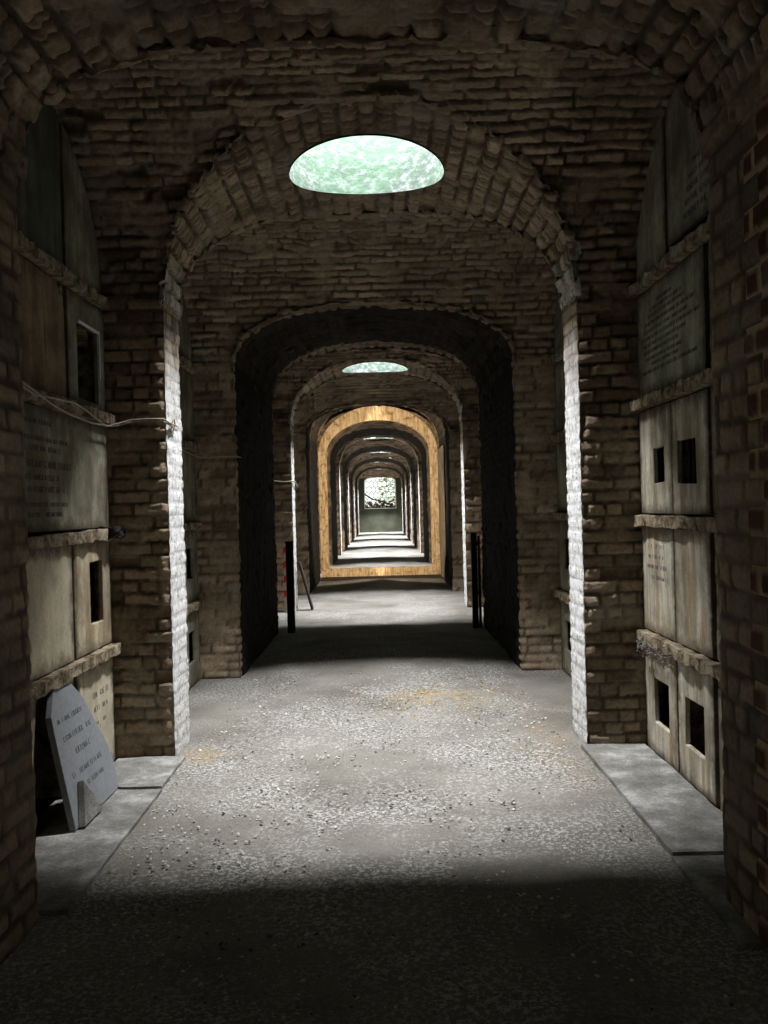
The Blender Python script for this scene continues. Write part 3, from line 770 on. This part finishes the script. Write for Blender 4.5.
tb = tablet(Rr, 'memorial_tablet', rect(d1+.02, d2-.003, 1.42, 2.03), M['streaky'], 'streaked tablet with barred square hole, right wall near side below the lettered one', hole=(4.16, 4.42, 1.58, 1.81))
for q in (4.24, 4.31): 
    b_ = plain_box('bar', (1.635, q-.006, 1.575), (1.65, q+.006, 1.815), M['black_iron'], tb)
tablet(Rr, 'memorial_tablet', rect(d0+.03, d1-.02, 1.42, 2.03), M['grey_stone'], 'narrow blank strip beside the tablet with the barred hole')
tb = tablet(Rr, 'memorial_tablet', rect(d2+.004, d3, .725, 1.345), M['streaky'], 'pale streaked tablet with faint writing beside the right brick pier')
lettering(Rr, tb, [(4.95, 4.62, 1.22, .022), (4.93, 4.66, 1.16, .02), (4.95, 4.62, 1.10, .022), (4.9, 4.6, 1.04, .02)], M['letter_grey'], fade=.45)
tablet(Rr, 'memorial_tablet', rect(d1+.03, d2-.004, .725, 1.345), M['streaky'], 'brown-stained plain tablet in the third row of the right wall')
tablet(Rr, 'memorial_tablet', rect(d0+.03, d1-.05, .725, 1.345), M['grey_stone'], 'narrow dull strip beside the tall dark gap of the right wall')
tablet(Rr, 'memorial_tablet', rect(d2+.01, d3, .01, .655), M['streaky'], 'bottom right-wall tablet with a black square hole, next to the brick pier', hole=(4.64, 4.89, .20, .455))
tb = tablet(Rr, 'memorial_tablet', rect(d1+.03, d2-.01, .01, .655), M['streaky'], 'bottom right-wall tablet with the larger black square hole, nearer the camera', hole=(4.13, 4.39, .20, .455))
tablet(Rr, 'memorial_tablet', rect(d0+.03, d1-.02, .01, .60), M['grey_stone'], 'narrow pale strip at the bottom right wall beside the dark gap')
# pale frayed fringe hanging from the shelf end
rng = np.random.RandomState(9)
fr = scatter('dusty_fringe', 260, lambda: (1.56-abs(rng.normal(0, .012)), 4.98-abs(rng.normal(0, .28)), .69-.03+rng.normal(0, .022)-abs(rng.normal(0, .02))), lambda: rng.uniform(.003, .009), M['web'], .5, 4)
tag(fr, 'pale frayed crust of dust hanging along the right lower shelf edge', 'dust', kind='stuff')

# ---- second lit bay: far columns of niches seen past the archway
yb2 = Y0+BAY+RIB; yc2 = yb2+BAY/2
for s, nm in ((-1, 'left'), (1, 'right')):
    rack(s, yb2-.01, yb2+BAY+.02, (yb2+.66, yb2+1.32), f'stone niche shelves on the {nm} wall behind the nearest skylit archway', 300+s)
    for i, (a, b) in enumerate(((yb2+.68, yb2+1.30), (yb2+1.34, yb2+BAY-.01))):
        near = ('nearer', 'farther')[i]
        for k in range(4):
            z0 = (.01, .725, 1.42, 2.11)[k]; z1 = (.655, 1.345, 2.03, 2.725)[k]
            row = ('bottom', 'second lowest', 'third', 'fourth')[k]
            hl = None
            if i == 1 and k in (0, 1): hl = (a+.22, a+.46, z0+.2, z0+.46)
            tablet(s, 'memorial_tablet', rect(a, b, z0, z1), M['grey_stone'], f'{near} dim tablet in the {row} row, {nm} wall behind the lit archway', hole=hl)
        tablet(s, 'memorial_tablet', lunette(a, b, yc2, 2.80), M['grey_stone'], f'{near} dim curved top tablet, {nm} wall behind the lit archway')
    rect0 = rect(yb2+.01, yb2+.64, .01, 2.0)
    tablet(s, 'memorial_tablet', rect0, M['grey_stone'], f'tall dim slab hidden right behind the {nm} pier of the lit archway')

# ------------------------------------------------------------------ leaning headstone
def headstone():
    O = Vector((-1.431, 3.889, .024)); A = Vector((.0235, .9997, 0)); B = Vector((-.2254, .0053, .9742)); Nn = Vector((.974, -.0228, .2255))
    out = [(0, 0), (.579, 0), (.618, .06), (.620, .12), (.597, .239), (.56, .32), (.516, .40), (.475, .48), (.426, .558), (.365, .62), (.305, .664), (.25, .69), (.214, .704), (.15, .66), (.045, .535), (.033, .45)]
    th = .032
    rt = Vector((-1.50, 4.17, .02))
    bm = bmesh.new()
    f0 = bm.faces.new([bm.verts.new(O + A*p[0] + B*p[1] - rt) for p in out])
    r = bmesh.ops.extrude_face_region(bm, geom=[f0]); bmesh.ops.translate(bm, vec=-Nn*th, verts=[v for v in r['geom'] if isinstance(v, bmesh.types.BMVert)])
    bmesh.ops.recalc_face_normals(bm, faces=bm.faces[:])
    me = bpy.data.meshes.new('headstone'); bm.to_mesh(me); bm.free(); me.materials.append(M['slate'])
    o = bpy.data.objects.new('headstone', me); COL.objects.link(o); o.location = rt
    md = o.modifiers.new('b', 'BEVEL'); md.width = .004; md.segments = 2
    tag(o, 'blue-grey pointed headstone leaning against the left wall', 'headstone')
    lettering(-1, o, [(.09, .40, .485, .022), (.11, .46, .395, .024), (.20, .40, .31, .026), (.11, .54, .215, .022), (.22, .46, .14, .022)], M['letter_grey'], frame=(O, A, B, Nn), fade=.12)
    # small broken piece in front
    O2 = O + A*.03 + Nn*.004 + Vector((0, 0, .002))
    out2 = [(0, 0), (.225, 0), (.215, .045), (.165, .105), (.125, .15), (.10, .188), (.055, .10)]
    rt2 = Vector((-1.38, 4.03, .02)); bm = bmesh.new()
    f0 = bm.faces.new([bm.verts.new(O2 + A*p[0] + B*p[1] - rt2) for p in out2])
    r = bmesh.ops.extrude_face_region(bm, geom=[f0]); bmesh.ops.translate(bm, vec=Nn*.03, verts=[v for v in r['geom'] if isinstance(v, bmesh.types.BMVert)])
    bmesh.ops.recalc_face_normals(bm, faces=bm.faces[:])
    me = bpy.data.meshes.new('broken_stone'); bm.to_mesh(me); bm.free(); me.materials.append(M['slab'])
    o = bpy.data.objects.new('broken_stone', me); COL.objects.link(o); o.location = rt2
    tag(o, 'small triangular stone fragment leaning on the foot of the headstone', 'stone fragment')
headstone()

# ------------------------------------------------------------------ floor slabs along the walls
SL = [((1.215, 3.47), (1.60, 3.47), (1.60, 5.05), (1.24, 4.97), .026, 'long raised stone slab at the foot of the right wall'),
      ((1.20, 2.75), (1.60, 2.75), (1.60, 3.45), (1.21, 3.45), .022, 'shorter slab nearer the camera at the foot of the right wall'),
      ((-1.60, 4.50), (-1.19, 4.50), (-1.20, 5.03), (-1.60, 5.05), .022, 'stone slab between the headstone and the left brick pier'),
      ((-1.60, 3.12), (-1.18, 3.12), (-1.20, 4.47), (-1.60, 4.47), .020, 'worn slab beneath the leaning headstone')]
for q in SL:
    xs_ = [p[0] for p in q[:4]]; ys_ = [p[1] for p in q[:4]]
    o = rough_box('floor_slab', (min(xs_), min(ys_), -.03), (max(xs_), max(ys_), q[4]), M['slab'], None, .006, .035, 7, 9)
    tag(o, q[5], 'stone slab')

# loose debris on the floor (uncountable)
rng = np.random.RandomState(12)
def fl(x, y): return float(camber(np.array(x), np.array(y)))+.004
def posn():
    x = rng.uniform(-1.15, 1.15); y = rng.uniform(2.4, 7.4); return (x, y, fl(x, y))
tag(scatter('lime_chips', 2600, posn, lambda: rng.uniform(.003, .011), M['chip'], .35, 5), 'pale crumbs of lime scattered over the lit floor', 'crumbs', kind='stuff')
tag(scatter('grit', 700, posn, lambda: rng.uniform(.003, .012), M['grit'], .5, 5), 'dark grit scattered over the lit floor', 'grit', kind='stuff')
def posp():
    while True:
        x, y = rng.normal(.45, .28), rng.normal(6.55, .28)
        if abs(x) < 1.15 and y < 7.3: return (x, y, fl(x, y))
tag(scatter('ochre_grit', 900, posp, lambda: rng.uniform(.003, .014), M['sand'], .5, 5), 'patch of ochre brick grit in the middle of the lit floor', 'grit', kind='stuff')

# ------------------------------------------------------------------ cable
cb = thing('cable', 'pale sagging twin cable strung along the left wall to the lit archway', 'cable', (-1.55, 4.5, 2.05))
xw = -1.548
tube('strand', [(xw, 3.60, 2.12), (xw, 3.80, 2.085), (xw, 4.05, 2.04), (xw, 4.3, 2.015), (xw, 4.6, 2.005), (xw, 4.95, 2.02), (xw+.02, 5.02, 2.035), (-1.45, 5.035, 2.055), (-1.35, 5.035, 2.06), (-1.262, 5.03, 2.05), (-1.232, 5.08, 2.03), (-1.228, 5.2, 2.01)], .0055, M['wire'], cb)
tube('strand', [(xw, 3.60, 2.10), (xw, 3.85, 2.06), (xw, 4.1, 2.075), (xw, 4.35, 2.085), (xw, 4.5, 2.07), (xw, 4.68, 2.035), (xw, 4.85, 2.01), (xw+.02, 5.015, 2.045), (-1.46, 5.035, 2.065), (-1.36, 5.035, 2.068), (-1.262, 5.028, 2.065), (-1.230, 5.07, 2.04), (-1.228, 5.22, 2.04)], .0055, M['wire'], cb)
tube('wire_loop', [(-1.23+.01*math.cos(a*1.26), 5.12+.04*math.sin(a*1.26), 2.03+.045*math.cos(a*1.26)) for a in range(6)], .005, M['wire'], cb)
ya2 = Y0+2*BAY+RIB
o = tube('cable', [(-1.54, 6.6, 2.0), (-1.53, 7.2, 1.97), (-1.50, ya2-.03, 1.98), (-1.38, ya2-.03, 1.985), (-1.24, ya2-.03, 1.985), (-1.222, ya2+.1, 1.98)], .005, M['wire'])
tag(o, 'thin cable crossing the left pier of the black archway', 'cable')
ya4 = Y0+PITCH+BAY
o = tube('cable', [(-1.54, ya4-.5, 1.93), (-1.5, ya4-.035, 1.92), (-1.38, ya4-.035, 1.90), (-1.24, ya4-.035, 1.91), (-1.22, ya4+.15, 1.90), (-1.22, ya4+.42, 1.84)], .010, M['wire'])
tag(o, 'cable crossing the left pier of the second skylit archway', 'cable')

# ------------------------------------------------------------------ posts, barrier, boards in the middle distance
yp = Y0+PITCH-.05
def fz(x, y): return float(camber(np.array(x), np.array(y)))
t = thing('gate_post', 'black iron post standing at the left of the black passage', 'post', (-1.09, yp, fz(-1.09, yp)-.01))
plain_box('post_shaft', (-1.135, yp-.04, -.02), (-1.045, yp+.04, 1.09), M['black_iron'], t, .006)
plain_box('post_cap', (-1.14, yp-.045, 1.09), (-1.04, yp+.045, 1.115), M['black_iron'], t, .004)
t = thing('gate_post', 'black iron double post standing at the right of the black passage', 'post', (1.165, yp, fz(1.165, yp)-.01))
plain_box('post_shaft', (1.115, yp-.04, -.02), (1.185, yp+.04, 1.155), M['black_iron'], t, .006)
plain_box('post_shaft', (1.195, yp-.02, -.02), (1.225, yp+.02, 1.12), M['black_iron'], t, .004)
for z in (.4, 1.0): plain_box('bracket', (1.18, yp-.012, z), (1.20, yp+.012, z+.05), M['black_iron'], t)
# red and white barrier board against the pier
yb_ = ya4-.06
t = thing('barrier_board', 'red and white striped barrier board leaning on the pier behind the left post', 'barrier', (-1.36, yb_, .0))
V_ = plain_box('board', (-1.40, yb_-.02, 0), (-1.325, yb_+.01, 1.00), M['tape_white'], t)
bm = bmesh.new()
for k in range(4):
    z = .22+k*.21
    vs4 = [bm.verts.new(Vector(p)) for p in ((-.041, -.0225, z), (.0365, -.0225, z+.06), (.0365, -.0225, z+.155), (-.041, -.0225, z+.095))]
    bm.faces.new(vs4)
r = bmesh.ops.extrude_face_region(bm, geom=bm.faces[:]); bmesh.ops.translate(bm, vec=(0, -.002, 0), verts=[v for v in r['geom'] if isinstance(v, bmesh.types.BMVert)])
me = bpy.data.meshes.new('stripes'); bm.to_mesh(me); bm.free(); me.materials.append(M['tape_red'])
o = bpy.data.objects.new('stripes', me); COL.objects.link(o); o.parent = t; o['label'] = 'red diagonal stripes'
# dark plank leaning on the left jamb of the second skylit arch
def plank(name, p0, p1, wd, th, mat, label, cat, wdir=Vector((0, 1, 0))):
    p0, p1 = Vector(p0), Vector(p1); d = (p1-p0).normalized(); n_ = d.cross(wdir).normalized(); bm = bmesh.new()
    vs8 = [bm.verts.new(p - p0 + wdir*a*wd/2 + n_*b_*th/2) for p in (p0, p1) for (a, b_) in ((-1, -1), (1, -1), (1, 1), (-1, 1))]
    bmesh.ops.convex_hull(bm, input=vs8); me = bpy.data.meshes.new(name); bm.to_mesh(me); bm.free(); me.materials.append(mat)
    o = bpy.data.objects.new(name, me); COL.objects.link(o); o.location = p0
    md = o.modifiers.new('b', 'BEVEL'); md.width = .004
    tag(o, label, cat); return o
yl = ya4+.2
plank('leaning_plank', (-1.02, yl, .01), (-1.20, yl, .72), .14, .03, M['old_wood'], 'short dark plank leaning on the left jamb of the second skylit archway', 'plank')
plank('wall_board', (1.215, 16.15, .10), (1.215, 16.15, 2.62), 1.2, .03, M['grey_board'], 'grey-brown board standing on the right wall before the timber frame', 'board')

# ochre timber frame ---------------------------------------------------------
YF = 17.20
fr_t = thing('timber_frame', 'pale ochre arched timber frame with sill across the corridor', 'door frame', (0, YF, .02))
def arch_board():
    n_ = 40; bm = bmesh.new(); vo, vi = [], []
    zs_ = 2.62
    for k in range(n_+1):
        a = PI*k/n_
        vo.append(bm.verts.new((1.235*math.cos(a), 0, zs_ + .98*math.sin(a)-.02)))
        vi.append(bm.verts.new((1.065*math.cos(a), 0, zs_ + .68*math.sin(a)-.02)))
    for k in range(n_): bm.faces.new((vo[k], vo[k+1], vi[k+1], vi[k]))
    r = bmesh.ops.extrude_face_region(bm, geom=bm.faces[:]); bmesh.ops.translate(bm, vec=(0, .12, 0), verts=[v for v in r['geom'] if isinstance(v, bmesh.types.BMVert)])
    bmesh.ops.recalc_face_normals(bm, faces=bm.faces[:])
    me = bpy.data.meshes.new('arch_board'); bm.to_mesh(me); bm.free(); me.materials.append(M['timber'])
    o = bpy.data.objects.new('arch_board', me); COL.objects.link(o); o.parent = fr_t
    md = o.modifiers.new('b', 'BEVEL'); md.width = .008
arch_board()
plain_box('jamb', (-1.235, YF, .24), (-1.065, YF+.12, 2.62), M['timber'], fr_t, .008)
plain_box('jamb', (1.065, YF, .24), (1.235, YF+.12, 2.62), M['timber'], fr_t, .008)
plain_box('sill', (-1.235, YF-.02, .07), (1.235, YF+.14, .25), M['timber'], fr_t, .01)
plain_box('capital', (-1.235, YF-.03, 2.60), (-1.045, YF+.12, 2.67), M['timber'], fr_t, .006)
plain_box('capital', (1.045, YF-.03, 2.60), (1.235, YF+.12, 2.67), M['timber'], fr_t, .006)
plain_box('base_plank', (-1.24, YF-.06, -.02), (1.24, YF+.12, .08), M['old_wood'], fr_t, .006)
# added housings for the unseen warm spots
for sx, nm in ((-1, 'left'), (1, 'right')):
    lt_ = thing('added_lamp', f'small added black spot lamp, out of view, on the {nm} wall behind the second skylit archway', 'lamp', (sx*1.52, 13.4, 1.95))
    plain_box('added_lamp_housing', (sx*1.46-.035, 13.28, 1.90), (sx*1.46+.035, 13.36, 2.0), M['black_iron'], lt_, .01)
    plain_box('added_lamp_bracket', (sx*1.55-.05, 13.30, 1.86), (sx*1.55+.05, 13.36, 2.04), M['black_iron'], lt_, .004)
